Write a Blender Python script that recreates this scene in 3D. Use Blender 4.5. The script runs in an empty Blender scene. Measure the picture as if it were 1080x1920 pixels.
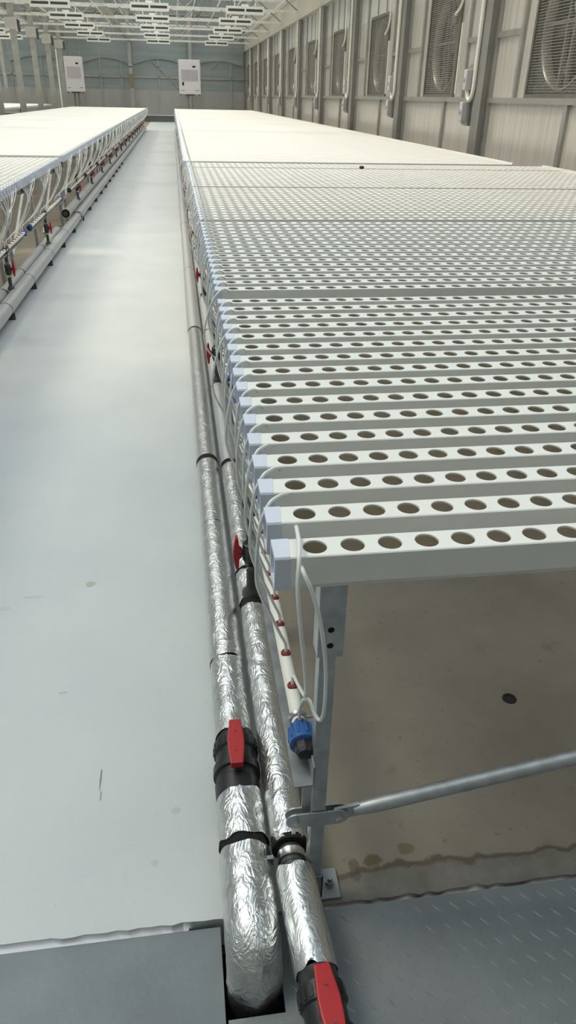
import bpy, bmesh, math, random
from mathutils import Vector, Matrix, noise
random.seed(11)
PI = math.pi
S = bpy.context.scene
COL = S.collection

# ------------------------------------------------------------------ materials
def mat(name):
    m = bpy.data.materials.new(name); m.use_nodes = True
    nt = m.node_tree
    return m, nt, nt.nodes['Principled BSDF'], nt.links.new

def plain(name, col, rough=.5, metal=0., spec=.5, var=0., vscale=8., bump=0., bscale=60.):
    m, nt, p, L = mat(name)
    p.inputs['Base Color'].default_value = (*col, 1)
    p.inputs['Roughness'].default_value = rough
    p.inputs['Metallic'].default_value = metal
    p.inputs['Specular IOR Level'].default_value = spec
    tc = nt.nodes.new('ShaderNodeTexCoord')
    if var:
        n = nt.nodes.new('ShaderNodeTexNoise'); n.inputs['Scale'].default_value = vscale; n.inputs['Detail'].default_value = 5
        L(tc.outputs['Object'], n.inputs['Vector'])
        r = nt.nodes.new('ShaderNodeValToRGB')
        r.color_ramp.elements[0].position = .3; r.color_ramp.elements[1].position = .7
        r.color_ramp.elements[0].color = (*[c*(1-var) for c in col], 1)
        r.color_ramp.elements[1].color = (*[min(1, c*(1+var)) for c in col], 1)
        L(n.outputs['Fac'], r.inputs['Fac']); L(r.outputs['Color'], p.inputs['Base Color'])
    if bump:
        n = nt.nodes.new('ShaderNodeTexNoise'); n.inputs['Scale'].default_value = bscale; n.inputs['Detail'].default_value = 4
        L(tc.outputs['Object'], n.inputs['Vector'])
        b = nt.nodes.new('ShaderNodeBump'); b.inputs['Strength'].default_value = bump; b.inputs['Distance'].default_value = .01
        L(n.outputs['Fac'], b.inputs['Height']); L(b.outputs['Normal'], p.inputs['Normal'])
    return m

M = {}
M['pvc'] = plain('white_pvc', (.84, .83, .785), .38, var=.02, vscale=3)
M['pvc_inside'] = plain('pvc_inner_brown', (.66, .60, .50), .6, var=.12, vscale=20)  # browner tone for the hollow inside of the channels
M['cap'] = plain('blue_white_cap', (.66, .70, .80), .4)
M['tube'] = plain('white_tube', (.80, .82, .80), .4)
M['pipe_white'] = plain('white_pipe', (.82, .80, .75), .35)
M['grommet'] = plain('red_rubber', (.22, .028, .022), .5)
M['red'] = plain('red_plastic', (.42, .014, .018), .4, var=.05, vscale=40)
M['black'] = plain('black_plastic', (.018, .019, .022), .42)
M['grey_black'] = plain('charcoal_plastic', (.055, .058, .06), .45)
M['rubber'] = plain('black_foam', (.008, .008, .008), .9)
M['blue'] = plain('blue_plastic', (.03, .12, .36), .4)
M['galv'] = plain('galvanized_steel', (.50, .52, .53), .42, metal=.85, var=.18, vscale=30)
M['galv_dark'] = plain('weathered_steel', (.30, .32, .33), .5, metal=.8, var=.2, vscale=25)
M['galv_light'] = plain('light_galvanized', (.60, .58, .53), .5, metal=.35, var=.06, vscale=4)
M['steel_clamp'] = plain('bright_steel', (.62, .62, .6), .28, metal=1.)
M['col'] = plain('column_steel', (.34, .335, .31), .45, metal=.5, var=.1, vscale=3)
M['frame'] = plain('wall_frame_steel', (.44, .435, .40), .42, metal=.6, var=.1, vscale=4)
M['mesh'] = plain('wire_mesh', (.50, .49, .45), .5, metal=.5)
M['fan_dark'] = plain('fan_louver', (.07, .05, .035), .6, var=.3, vscale=6)
M['fan_house'] = plain('fan_housing', (.21, .205, .18), .4, metal=.5, var=.1)
M['fan_blade'] = plain('fan_blade', (.34, .32, .28), .35, metal=.7)
M['shroud'] = plain('fan_shroud', (.55, .54, .50), .34, metal=.7)
M['conduit'] = plain('white_conduit', (.90, .88, .80), .4)
M['box_grey'] = plain('grey_switch', (.60, .60, .60), .45)
M['white_metal'] = plain('white_enamel', (.84, .83, .84), .35)
M['grille'] = plain('grey_grille', (.42, .40, .41), .5)
M['display'] = plain('black_display', (.01, .01, .012), .2)
M['lamp'] = plain('white_lamp', (.86, .86, .80), .4)
M['lamp_slot'] = plain('lamp_slot', (.07, .07, .065), .5)
M['web'] = plain('truss_web', (.25, .27, .26), .45, metal=.4)
M['truss'] = plain('truss_steel', (.85, .84, .78), .42, metal=.45, var=.1)
M['post'] = plain('post_steel', (.46, .46, .42), .5, metal=.5, var=.12, vscale=6)
M['brown_wrap'] = plain('brown_wrap', (.26, .22, .12), .6)
M['plate_glint'] = plain('painted_ridge_glint', (.38, .40, .41), .3, metal=.5)  # highlight on the raised lenses, painted in as a lighter colour
M['plate'] = plain('steel_plate', (.195, .213, .222), .42, metal=.2, var=.13, vscale=7, bump=.05, bscale=90)
M['plate_smooth'] = plain('smooth_steel_plate', (.155, .174, .183), .45, metal=.2, var=.16, vscale=5, bump=.05, bscale=60)
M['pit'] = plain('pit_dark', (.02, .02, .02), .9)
M['drain'] = plain('drain_black', (.012, .012, .012), .7)
M['baseboard'] = plain('base_concrete', (.17, .165, .15), .7, var=.12)
M['base_trim'] = plain('base_trim', (.62, .60, .55), .5)

def m_foil(name, dull, bs=None):
    m, nt, p, L = mat(name)
    p.inputs['Metallic'].default_value = 1.0 if not dull else .7
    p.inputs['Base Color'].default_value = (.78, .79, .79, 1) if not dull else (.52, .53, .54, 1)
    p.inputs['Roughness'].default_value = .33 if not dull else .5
    tc = nt.nodes.new('ShaderNodeTexCoord')
    mp = nt.nodes.new('ShaderNodeMapping'); mp.inputs['Scale'].default_value = (1, .6, 1)
    L(tc.outputs['Object'], mp.inputs['Vector'])
    n1 = nt.nodes.new('ShaderNodeTexNoise'); n1.inputs['Scale'].default_value = 26; n1.inputs['Detail'].default_value = 3; n1.inputs['Distortion'].default_value = 2.2
    n2 = nt.nodes.new('ShaderNodeTexNoise'); n2.inputs['Scale'].default_value = 130; n2.inputs['Detail'].default_value = 3; n2.inputs['Distortion'].default_value = 1.0
    L(mp.outputs[0], n1.inputs['Vector']); L(mp.outputs[0], n2.inputs['Vector'])
    # ridged creases from the coarse noise
    a = nt.nodes.new('ShaderNodeMath'); a.operation = 'SUBTRACT'; a.inputs[1].default_value = .5; L(n1.outputs['Fac'], a.inputs[0])
    ab = nt.nodes.new('ShaderNodeMath'); ab.operation = 'ABSOLUTE'; L(a.outputs[0], ab.inputs[0])
    mx = nt.nodes.new('ShaderNodeMath'); mx.operation = 'MULTIPLY_ADD'; mx.inputs[1].default_value = .10
    L(n2.outputs['Fac'], mx.inputs[0]); L(ab.outputs[0], mx.inputs[2])
    b = nt.nodes.new('ShaderNodeBump'); b.inputs['Strength'].default_value = bs or (.55 if not dull else .2); b.inputs['Distance'].default_value = .012
    L(mx.outputs[0], b.inputs['Height']); L(b.outputs['Normal'], p.inputs['Normal'])
    return m
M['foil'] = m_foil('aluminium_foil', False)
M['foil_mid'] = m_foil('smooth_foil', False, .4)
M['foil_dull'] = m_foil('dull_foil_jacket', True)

def m_floor():
    m, nt, p, L = mat('painted_concrete')
    N = nt.nodes.new
    tc = N('ShaderNodeTexCoord'); sep = N('ShaderNodeSeparateXYZ'); L(tc.outputs['Object'], sep.inputs[0])
    def math_(op, a, b=None, c=None, clamp=False):
        x = N('ShaderNodeMath'); x.operation = op; x.use_clamp = clamp
        for i, v in enumerate((a, b, c)):
            if v is None: continue
            if isinstance(v, (int, float)): x.inputs[i].default_value = v
            else: L(v, x.inputs[i])
        return x.outputs[0]
    def noi(scale, detail=4, rough=.5, vec=None):
        n = N('ShaderNodeTexNoise'); n.inputs['Scale'].default_value = scale; n.inputs['Detail'].default_value = detail; n.inputs['Roughness'].default_value = rough
        L(vec or tc.outputs['Object'], n.inputs['Vector']); return n.outputs['Fac']
    def ramp(fac, p0, c0, p1, c1):
        r = N('ShaderNodeValToRGB'); e = r.color_ramp.elements
        e[0].position = p0; e[1].position = p1; e[0].color = (*c0, 1); e[1].color = (*c1, 1)
        L(fac, r.inputs['Fac']); return r.outputs['Color']
    def mix(f, a, b):
        x = N('ShaderNodeMix'); x.data_type = 'RGBA'
        if isinstance(f, (int, float)): x.inputs[0].default_value = f
        else: L(f, x.inputs[0])
        for i, v in ((6, a), (7, b)):
            if isinstance(v, tuple): x.inputs[i].default_value = (*v, 1)
            else: L(v, x.inputs[i])
        return x.outputs[2]
    def step(v, t, w):     # 0 below t, 1 above t+w
        return math_('DIVIDE', math_('SUBTRACT', v, t), w, clamp=True)
    X, Y = sep.outputs[0], sep.outputs[1]
    # white paint
    white = ramp(noi(2.2, 5), .25, (.495, .525, .535), .75, (.565, .588, .585))
    sp = noi(95, 2, .6)
    white = mix(math_('MULTIPLY', step(sp, .735, .03), .55), white, (.30, .31, .31))
    wear = math_('MULTIPLY', math_('MULTIPLY', step(noi(9, 6, .7), .60, .08), math_('SUBTRACT', 1.0, step(Y, .86, .35))), .35)
    white = mix(wear, white, (.46, .47, .46))
    # individual marks: (x, y, rx, ry, colour)
    for (mx, my, rx, ry, c, s) in ((-.335, 1.93, .017, .016, (.42, .39, .34), 1), (-.24, 1.16, .0022, .035, (.10, .105, .11), .8),
                                   (-.236, 1.115, .002, .014, (.12, .125, .13), .7), (-.115, .936, .008, .009, (.45, .47, .44), .8),
                                   (-.50, 1.88, .04, .006, (.36, .37, .37), .5), (-.575, 1.83, .018, .012, (.45, .46, .46), .5),
                                   (-.36, 1.45, .014, .004, (.34, .35, .35), .6), (-.072, 1.055, .012, .010, (.42, .43, .42), .6)):
        dx = math_('DIVIDE', math_('SUBTRACT', X, mx), rx); dy = math_('DIVIDE', math_('SUBTRACT', Y, my), ry)
        d = math_('ADD', math_('MULTIPLY', dx, dx), math_('MULTIPLY', dy, dy))
        d = math_('ADD', d, math_('MULTIPLY', math_('SUBTRACT', noi(70, 3), .5), 1.6))
        f = math_('MULTIPLY', math_('SUBTRACT', 1.0, step(d, .7, .3)), s)
        white = mix(f, white, c)
    # bare concrete below the tables
    brown = ramp(noi(3.1, 6, .6), .28, (.195, .170, .136), .72, (.275, .245, .20))
    brown = mix(math_('MULTIPLY', step(noi(42, 3, .7), .64, .06), .5), brown, (.10, .085, .068))
    brown = mix(math_('MULTIPLY', step(noi(6.5, 4, .6), .62, .10), .45), brown, (.13, .10, .07))
    # strip of repaired concrete along the pit edge with a stained border line
    e = math_('ADD', Y, math_('MULTIPLY', math_('SUBTRACT', noi(7, 5, .6), .5), -.09))
    strip = math_('SUBTRACT', 1.0, step(e, .862, .004))
    line = math_('MULTIPLY', math_('SUBTRACT', 1.0, step(math_('ABSOLUTE', math_('SUBTRACT', e, .866)), .003, .006)), .75)
    stripc = ramp(noi(20, 5, .7), .3, (.135, .125, .112), .7, (.205, .192, .172))
    brown = mix(strip, brown, stripc); brown = mix(line, brown, (.075, .052, .032))
    for (mx, my, rx, ry, c, s) in ((.325, .885, .022, .016, (.10, .068, .028), .8), (.40, .905, .018, .015, (.13, .098, .05), .7),
                                   (.285, .872, .012, .03, (.085, .06, .042), .6), (.92, .985, .010, .016, (.12, .105, .085), .7)):
        dx = math_('DIVIDE', math_('SUBTRACT', X, mx), rx); dy = math_('DIVIDE', math_('SUBTRACT', Y, my), ry)
        d = math_('ADD', math_('MULTIPLY', dx, dx), math_('MULTIPLY', dy, dy))
        d = math_('ADD', d, math_('MULTIPLY', math_('SUBTRACT', noi(45, 4), .5), 2.2))
        brown = mix(math_('MULTIPLY', math_('SUBTRACT', 1.0, step(d, .5, .6)), s), brown, c)
    wob = math_('MULTIPLY', math_('SUBTRACT', noi(11, 3), .5), .012)
    right = step(math_('ADD', X, wob), .198, .004)
    left = math_('SUBTRACT', 1.0, step(math_('ADD', X, math_('MULTIPLY', wob, 4)), -1.27, .05))
    bare = math_('MAXIMUM', right, left)
    c = mix(bare, white, brown)
    L(c, p.inputs['Base Color'])
    r = math_('ADD', math_('MULTIPLY', bare, .28), .34)
    L(math_('ADD', r, math_('MULTIPLY', noi(5, 4), .10)), p.inputs['Roughness'])
    b = N('ShaderNodeBump'); b.inputs['Strength'].default_value = .22; b.inputs['Distance'].default_value = .004
    L(math_('ADD', noi(60, 5, .6), math_('MULTIPLY', noi(9, 3), 1.2)), b.inputs['Height']); L(b.outputs['Normal'], p.inputs['Normal'])
    return m
M['floor'] = m_floor()

def m_panel(name, c0, c1, rough, metal, sc=(1, 14, .6)):
    m, nt, p, L = mat(name)
    tc = nt.nodes.new('ShaderNodeTexCoord'); mp = nt.nodes.new('ShaderNodeMapping'); mp.inputs['Scale'].default_value = sc
    L(tc.outputs['Object'], mp.inputs['Vector'])
    n = nt.nodes.new('ShaderNodeTexNoise'); n.inputs['Scale'].default_value = 1.2; n.inputs['Detail'].default_value = 4
    L(mp.outputs[0], n.inputs['Vector'])
    r = nt.nodes.new('ShaderNodeValToRGB'); e = r.color_ramp.elements
    e[0].position = .3; e[1].position = .7; e[0].color = (*c0, 1); e[1].color = (*c1, 1)
    L(n.outputs['Fac'], r.inputs['Fac']); L(r.outputs['Color'], p.inputs['Base Color'])
    p.inputs['Metallic'].default_value = metal; p.inputs['Roughness'].default_value = rough
    b = nt.nodes.new('ShaderNodeBump'); b.inputs['Strength'].default_value = .12; b.inputs['Distance'].default_value = .02
    L(n.outputs['Fac'], b.inputs['Height']); L(b.outputs['Normal'], p.inputs['Normal'])
    return m
M['panel'] = m_panel('wall_panel', (.58, .555, .505), (.74, .705, .64), .26, .3)
M['panel_up'] = m_panel('wall_panel_upper', (.56, .58, .56), (.68, .69, .66), .3, .25)
M['film'] = m_panel('end_film', (.27, .315, .315), (.36, .41, .405), .28, .1, (.35, 1, 3.2))
M['film_low'] = m_panel('end_film_low', (.40, .40, .375), (.47, .47, .44), .35, .1, (1.5, 1, .4))
M['beam'] = m_panel('gutter_beam', (.52, .50, .45), (.60, .58, .52), .42, .3, (1, .5, 1))

def m_glass():
    m = bpy.data.materials.new('roof_glass'); m.use_nodes = True; nt = m.node_tree; nt.nodes.clear(); L = nt.links.new
    o = nt.nodes.new('ShaderNodeOutputMaterial'); mx = nt.nodes.new('ShaderNodeMixShader')
    t = nt.nodes.new('ShaderNodeBsdfTransparent'); t.inputs[0].default_value = (.93, .95, .95, 1)
    g = nt.nodes.new('ShaderNodeBsdfGlossy'); g.inputs['Roughness'].default_value = .1
    f = nt.nodes.new('ShaderNodeFresnel'); f.inputs[0].default_value = 1.3
    L(f.outputs[0], mx.inputs[0]); L(t.outputs[0], mx.inputs[1]); L(g.outputs[0], mx.inputs[2]); L(mx.outputs[0], o.inputs[0])
    return m
M['glass'] = m_glass()
def m_shade_sheet():
    m = bpy.data.materials.new('added_shade_sheet'); m.use_nodes = True; nt = m.node_tree; nt.nodes.clear(); L = nt.links.new
    o = nt.nodes.new('ShaderNodeOutputMaterial'); mx = nt.nodes.new('ShaderNodeMixShader')
    t = nt.nodes.new('ShaderNodeBsdfTransparent'); t.inputs[0].default_value = (.9, .95, 1, 1)
    d = nt.nodes.new('ShaderNodeBsdfDiffuse'); d.inputs[0].default_value = (.6, .62, .63, 1)
    mx.inputs[0].default_value = .22
    L(t.outputs[0], mx.inputs[1]); L(d.outputs[0], mx.inputs[2]); L(mx.outputs[0], o.inputs[0])
    return m
M['shade_sheet'] = m_shade_sheet()  # for the sheet added overhead to dim the light near the camera

# ------------------------------------------------------------------ mesh builder
class MB:
    def __init__(s): s.v = []; s.f = []; s.mi = []
    def add(s, vs, fs, mi=0):
        o = len(s.v); s.v += [tuple(v) for v in vs]; s.f += [tuple(i+o for i in f) for f in fs]; s.mi += [mi]*len(fs); return s
    def box(s, x0, x1, y0, y1, z0, z1, mi=0):
        return s.add([(x0,y0,z0),(x1,y0,z0),(x1,y1,z0),(x0,y1,z0),(x0,y0,z1),(x1,y0,z1),(x1,y1,z1),(x0,y1,z1)],
                     [(0,3,2,1),(4,5,6,7),(0,1,5,4),(1,2,6,5),(2,3,7,6),(3,0,4,7)], mi)
    def bar(s, a, b, w, h=None, mi=0, up=(0,0,1)):
        a, b = Vector(a), Vector(b); h = h or w; d = (b-a).normalized(); u = Vector(up)
        if abs(d.dot(u)) > .99: u = Vector((1,0,0)) if abs(d.x) < .9 else Vector((0,1,0))
        sx = d.cross(u).normalized(); sy = sx.cross(d).normalized()
        vs = []
        for p in (a, b):
            for i, j in ((-1,-1),(1,-1),(1,1),(-1,1)): vs.append(p+sx*(i*w/2)+sy*(j*h/2))
        return s.add(vs, [(3,2,1,0),(4,5,6,7),(0,1,5,4),(1,2,6,5),(2,3,7,6),(3,0,4,7)], mi)
    def tube(s, pts, r, n=10, cap=True, mi=0):
        pts = [Vector(p) for p in pts]; k = len(pts)
        rs = r if isinstance(r, (list, tuple)) else [r]*k
        o = len(s.v); prev = None; vs = []
        for i, p in enumerate(pts):
            d = (pts[min(i+1,k-1)]-pts[max(i-1,0)]).normalized()
            if prev is None:
                u = Vector((0,0,1)) if abs(d.z) < .9 else Vector((0,1,0))
                u = (u-d*u.dot(d)).normalized()
            else: u = (prev-d*prev.dot(d)).normalized()
            prev = u; w = d.cross(u)
            for j in range(n):
                t = 2*PI*j/n; vs.append(p+(u*math.cos(t)+w*math.sin(t))*rs[i])
        fs = []
        for i in range(k-1):
            for j in range(n): fs.append((i*n+j, i*n+(j+1)%n, (i+1)*n+(j+1)%n, (i+1)*n+j))
        if cap: fs += [tuple(range(n-1,-1,-1)), tuple((k-1)*n+j for j in range(n))]
        return s.add(vs, fs, mi)
    def lathe(s, org, axis, prof, n=24, mi=0, cap=True):
        org, d = Vector(org), Vector(axis).normalized(); u = Vector((0,0,1)) if abs(d.z) < .9 else Vector((1,0,0))
        u = (u-d*u.dot(d)).normalized(); w = d.cross(u); vs = []; fs = []
        for (h, r) in prof:
            for j in range(n):
                t = 2*PI*j/n; vs.append(org+d*h+(u*math.cos(t)+w*math.sin(t))*r)
        for i in range(len(prof)-1):
            for j in range(n): fs.append((i*n+j, i*n+(j+1)%n, (i+1)*n+(j+1)%n, (i+1)*n+j))
        if cap: fs += [tuple(range(n-1,-1,-1)), tuple((len(prof)-1)*n+j for j in range(n))]
        return s.add(vs, fs, mi)
    def prism(s, poly, h0, h1, fn, mi=0):      # poly of (a,b), fn(a,b,h) -> xyz
        n = len(poly); vs = [fn(a,b,h0) for a,b in poly]+[fn(a,b,h1) for a,b in poly]
        fs = [tuple(range(n-1,-1,-1)), tuple(range(n,2*n))]+[(i,(i+1)%n,n+(i+1)%n,n+i) for i in range(n)]
        return s.add(vs, fs, mi)
    def mesh(s, name, mats, smooth=False, bevel=0, fixn=True):
        me = bpy.data.meshes.new(name); me.from_pydata(s.v, [], s.f)
        for m in (mats if isinstance(mats, (list, tuple)) else [mats]): me.materials.append(m)
        for p, i in zip(me.polygons, s.mi): p.material_index = i
        if fixn or bevel:
            bm = bmesh.new(); bm.from_mesh(me)
            if bevel:
                es = [e for e in bm.edges if len(e.link_faces) == 2 and e.calc_face_angle(0) > .6]
                bmesh.ops.bevel(bm, geom=es, offset=bevel, segments=2, affect='EDGES', profile=.6)
            if fixn: bmesh.ops.recalc_face_normals(bm, faces=bm.faces)
            bm.to_mesh(me); bm.free()
        if smooth:
            for p in me.polygons: p.use_smooth = True
            me.set_sharp_from_angle(angle=math.radians(40))
        me.update(); return me
    def obj(s, name, mats, parent=None, **k):
        return link(name, s.mesh(name, mats, **k), parent)

def link(name, me, parent=None):
    o = bpy.data.objects.new(name, me); COL.objects.link(o)
    if parent: o.parent = parent
    return o
def tag(o, label, cat, group=None, kind=None):
    o['label'] = label; o['category'] = cat
    if group: o['group'] = group
    if kind: o['kind'] = kind
    return o
def thing(name, label, cat, loc=(0,0,0), rz=0, group=None):
    o = bpy.data.objects.new(name, None); COL.objects.link(o); o.location = loc; o.rotation_euler = (0,0,rz)
    return tag(o, label, cat, group)
def struct(o): o['kind'] = 'structure'; return o
def dup(root, loc, rz=0, label=None):
    r = root.copy(); COL.objects.link(r); r.location = loc; r.rotation_euler = (0,0,rz)
    if label: r['label'] = label
    for ch in list(root.children):
        c = ch.copy(); COL.objects.link(c); c.parent = r
        for g in list(ch.children):
            d = g.copy(); COL.objects.link(d); d.parent = c
    return r
ONES = 'zeroth first second third fourth fifth sixth seventh eighth ninth tenth eleventh twelfth thirteenth fourteenth fifteenth sixteenth seventeenth eighteenth nineteenth'.split()
TENS = '_ _ twenty thirty forty fifty sixty seventy eighty ninety'.split()
TENTH = '_ _ twentieth thirtieth fortieth fiftieth sixtieth seventieth eightieth ninetieth'.split()
def nth(n):
    if n < 20: return ONES[n]
    if n < 100: return TENTH[n//10] if n % 10 == 0 else TENS[n//10]+'-'+ONES[n % 10]
    return 'hundredth' if n == 100 else ('hundred-and-' if n < 200 else 'two-hundred-and-')+nth(n % 100) if n % 100 else 'two-hundredth'
def spline(P, per=6):
    P = [Vector(p) for p in P]; out = []
    for i in range(len(P)-1):
        p0, p1, p2, p3 = P[max(i-1,0)], P[i], P[i+1], P[min(i+2,len(P)-1)]
        for k in range(per):
            t = k/per
            out.append(.5*((2*p1)+(p2-p0)*t+(2*p0-5*p1+4*p2-p3)*t*t+(3*p1-p0-3*p2+p3)*t**3))
    return out+[P[-1]]

# ------------------------------------------------------------------ key dimensions (metres)
ZT = .8206            # channel tops
CW, CH = .0475, .055  # channel width, height
PITCH = .0907
XR = .103             # walkway end of the fan-wall table channels
XL = -1.06            # walkway end of the post-side table channels
WALL = 4.15
END = 46.6

# ------------------------------------------------------------------ setting: floor, plates, pit
f = MB(); rnd = random.Random(3)
edge = [(-6+ i*.02, .806+rnd.uniform(-.0025,.0025)+(.004 if rnd.random() < .06 else 0)) for i in range(int((WALL+.3+6)/.02)+1)]
top = [(x,y,0) for x,y in edge]; n = len(top)
f.add(top+[(x,END+.3,0) for x,_ in edge]+[(x,y+.002,-.09) for x,y in edge],
      [(i,i+1,n+i+1,n+i) for i in range(n-1)]+[(2*n+i,2*n+i+1,i+1,i) for i in range(n-1)])
f.add([(-15,.806,0),(-6,.806,0),(-6,END+.3,0),(-15,END+.3,0)], [(0,1,2,3)])
struct(f.obj('floor', M['floor'], fixn=False))
p = MB(); p.box(-4, .010, -.98, .797, -.022, -.012); struct(tag(p.obj('floor_plate', M['plate_smooth'], bevel=.001), 'smooth grey steel plate set in the floor before the white walkway', 'floor plate'))
# diamond plate: sheet with notch, raised lens pattern in the same sheet
p = MB(); p.box(.112, 4, -.98, .801, -.020, -.005); p.box(.014, .112, -.98, .632, -.020, -.005)
def lens(cx, cy, ang, L=.0135, W=.0030, h=.0014):
    vs = []; ca, sa = math.cos(ang), math.sin(ang); N_ = 6
    for k in range(N_+1):
        t = -1+2*k/N_; w = W*(1-t*t)
        for sgn, z in ((-1,0),(0,1),(1,0)):
            lx, ly = t*L, sgn*w; vs.append((cx+lx*ca-ly*sa, cy+lx*sa+ly*ca, -.0051+h*(1-t*t)*z))
    p.add(vs, [q for k in range(N_) for q in ((k*3,k*3+3,k*3+4,k*3+1),(k*3+1,k*3+4,k*3+5,k*3+2))], 1 if ang < 0 else 0)  # only lenses of one slant get the painted highlight
for i in range(-1, 42):
    for j in range(0, 22):
        for (ox, oy, an, L_, h_) in ((0,0,-.84,.0142,.0021), (.018,-.019,.84,.012,.0005)):
            X_, Y_ = .03+i*.036+ox+.012*(j % 3), .776-j*.038+oy
            if (X_ > .130 or (X_ > .03 and Y_ < .612)) and Y_ < .785: lens(X_, Y_, an, L=L_, W=.0023, h=h_*1.15)
struct(tag(p.obj('floor_plate', [M['plate'], M['plate_glint']], fixn=False), 'grey diamond-pattern steel plate set in the floor beside the bent foil pipe', 'floor plate'))
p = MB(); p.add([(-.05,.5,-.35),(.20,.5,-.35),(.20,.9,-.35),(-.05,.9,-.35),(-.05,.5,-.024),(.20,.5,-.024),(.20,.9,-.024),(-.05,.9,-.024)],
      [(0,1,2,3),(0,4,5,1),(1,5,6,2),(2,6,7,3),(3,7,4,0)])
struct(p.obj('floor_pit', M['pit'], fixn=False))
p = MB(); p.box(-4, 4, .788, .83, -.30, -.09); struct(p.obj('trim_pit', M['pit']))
d = tag(link('floor_drain', MB().lathe((0,0,0),(0,0,1),[(0,.019),(.002,.018),(.002,.013),(-.0,.012),(.001,.006)],20).mesh('floor_drain', M['drain'])),
        'small round black floor drain on the bare concrete under the table', 'drain')
d.location = (.791, 1.292, 0)

# ------------------------------------------------------------------ growing channels
HP, HR = .0526, .0172
def channel_profile():
    return [(0,-.045),(0,-.0015),(.0015,0),(CW-.0015,0),(CW,-.0015),(CW,-.045),(CW-.006,-CH),(.006,-CH)]
def channel_mesh(length, holes):
    b = MB(); pr = channel_profile(); x0, x1 = .021, length
    m = len(pr)
    vs = [(x0,y,z) for y,z in pr]+[(x1,y,z) for y,z in pr]
    fs = []
    for i in range(m):
        if holes and i == 2: continue
        fs.append((i, m+i, m+(i+1)%m, (i+1)%m))
    fs += [tuple(range(m)), tuple(range(2*m-1, m-1, -1))]
    b.add(vs, fs)
    if holes:
        y0, y1 = .0015, CW-.0015; yc = CW/2; hb = (y1-y0)/2; ha = HP/2
        nh = int((length-.06)/HP); xs = .058
        ca = math.atan2(hb, ha); angs = []
        for (a, c, k) in ((-ca, ca, 6), (ca, PI-ca, 7), (PI-ca, PI+ca, 6), (PI+ca, 2*PI-ca, 7)):
            angs += [a+(c-a)*q/k for q in range(k)]
        na = len(angs)
        for h in range(nh):
            cx = xs+h*HP; vs = []
            for a in angs:
                c, s_ = math.cos(a), math.sin(a); t = min(ha/abs(c) if abs(c) > 1e-6 else 9, hb/abs(s_) if abs(s_) > 1e-6 else 9)
                vs.append((cx+c*t, yc+s_*t, 0))
            vs += [(cx+HR*math.cos(a), yc+HR*math.sin(a), 0) for a in angs]
            vs += [(cx+(HR-.0006)*math.cos(a), yc+(HR-.0006)*math.sin(a), -.0006) for a in angs]
            vs += [(cx+(HR-.0006)*math.cos(a), yc+(HR-.0006)*math.sin(a), -.0032) for a in angs]
            q = []
            for r in range(3):
                q += [(r*na+i, r*na+(i+1)%na, (r+1)*na+(i+1)%na, (r+1)*na+i) for i in range(na)]
            b.add(vs, q)
        b.add([(x0,y0,0),(xs-ha,y0,0),(xs-ha,y1,0),(x0,y1,0)], [(0,1,2,3)])
        xe = xs+(nh-.5)*HP
        b.add([(xe,y0,0),(x1,y0,0),(x1,y1,0),(xe,y1,0)], [(0,1,2,3)])
        # hollow inside
        i0, i1 = x0+.002, x1-.002; a, c = .0025, CW-.0025
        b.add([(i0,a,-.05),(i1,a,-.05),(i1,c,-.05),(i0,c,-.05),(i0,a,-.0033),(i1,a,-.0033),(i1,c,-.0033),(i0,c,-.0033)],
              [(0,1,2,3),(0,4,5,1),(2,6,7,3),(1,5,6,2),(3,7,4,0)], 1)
    return b.mesh('channel_body', [M['pvc'], M['pvc_inside']], fixn=False)
def cap_mesh():
    b = MB(); g = .0010
    pr = [(-g,-.044),(-g,-.002),(.001,g),(CW-.001,g),(CW+g,-.002),(CW+g,-.044),(CW-.005,-CH-g),(.005,-CH-g)]
    ins = [(.005,-.042),(.005,-.007),(.007,-.005),(CW-.007,-.005),(CW-.005,-.007),(CW-.005,-.042),(CW-.009,-.049),(.009,-.049)]
    m = 8; xr = [.0225,.0215,.0205,.0245,.0245,.0225,.0225,.0225]
    vs = [(0,y,z) for y,z in pr]+[(xr[i],y,z) for i,(y,z) in enumerate(pr)]+[(0,y,z) for y,z in ins]+[(.013,y,z) for y,z in ins]
    fs = [(i,m+i,m+(i+1)%m,(i+1)%m) for i in range(m)]
    fs += [(2*m+i,i,(i+1)%m,2*m+(i+1)%m) for i in range(m)]
    fs += [(3*m+i,2*m+i,2*m+(i+1)%m,3*m+(i+1)%m) for i in range(m)]
    fs += [tuple(range(4*m-1,3*m-1,-1)), tuple(range(m, 2*m))]
    b.add(vs, fs)
    return b.mesh('end_cap', M['cap'], fixn=True)
CAP = cap_mesh()
ME_R = channel_mesh(3.36, True); ME_RS = channel_mesh(3.19, False)
ME_L = channel_mesh(3.10, True); ME_LS = channel_mesh(3.10, False)
def channel(me, loc, rz, label, group):
    t = thing('growing_channel', label, 'channel', loc, rz, group)
    link('channel_body', me, t); c = link('end_cap', CAP, t); c['label'] = 'pale blue end cap'
    return t

def feed_tube(name, pts, label, group, r=.0030, n=7):
    return tag(MB().tube(spline(pts, 5), r, n).obj(name, M['tube'], smooth=True), label, 'tube', group)

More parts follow.
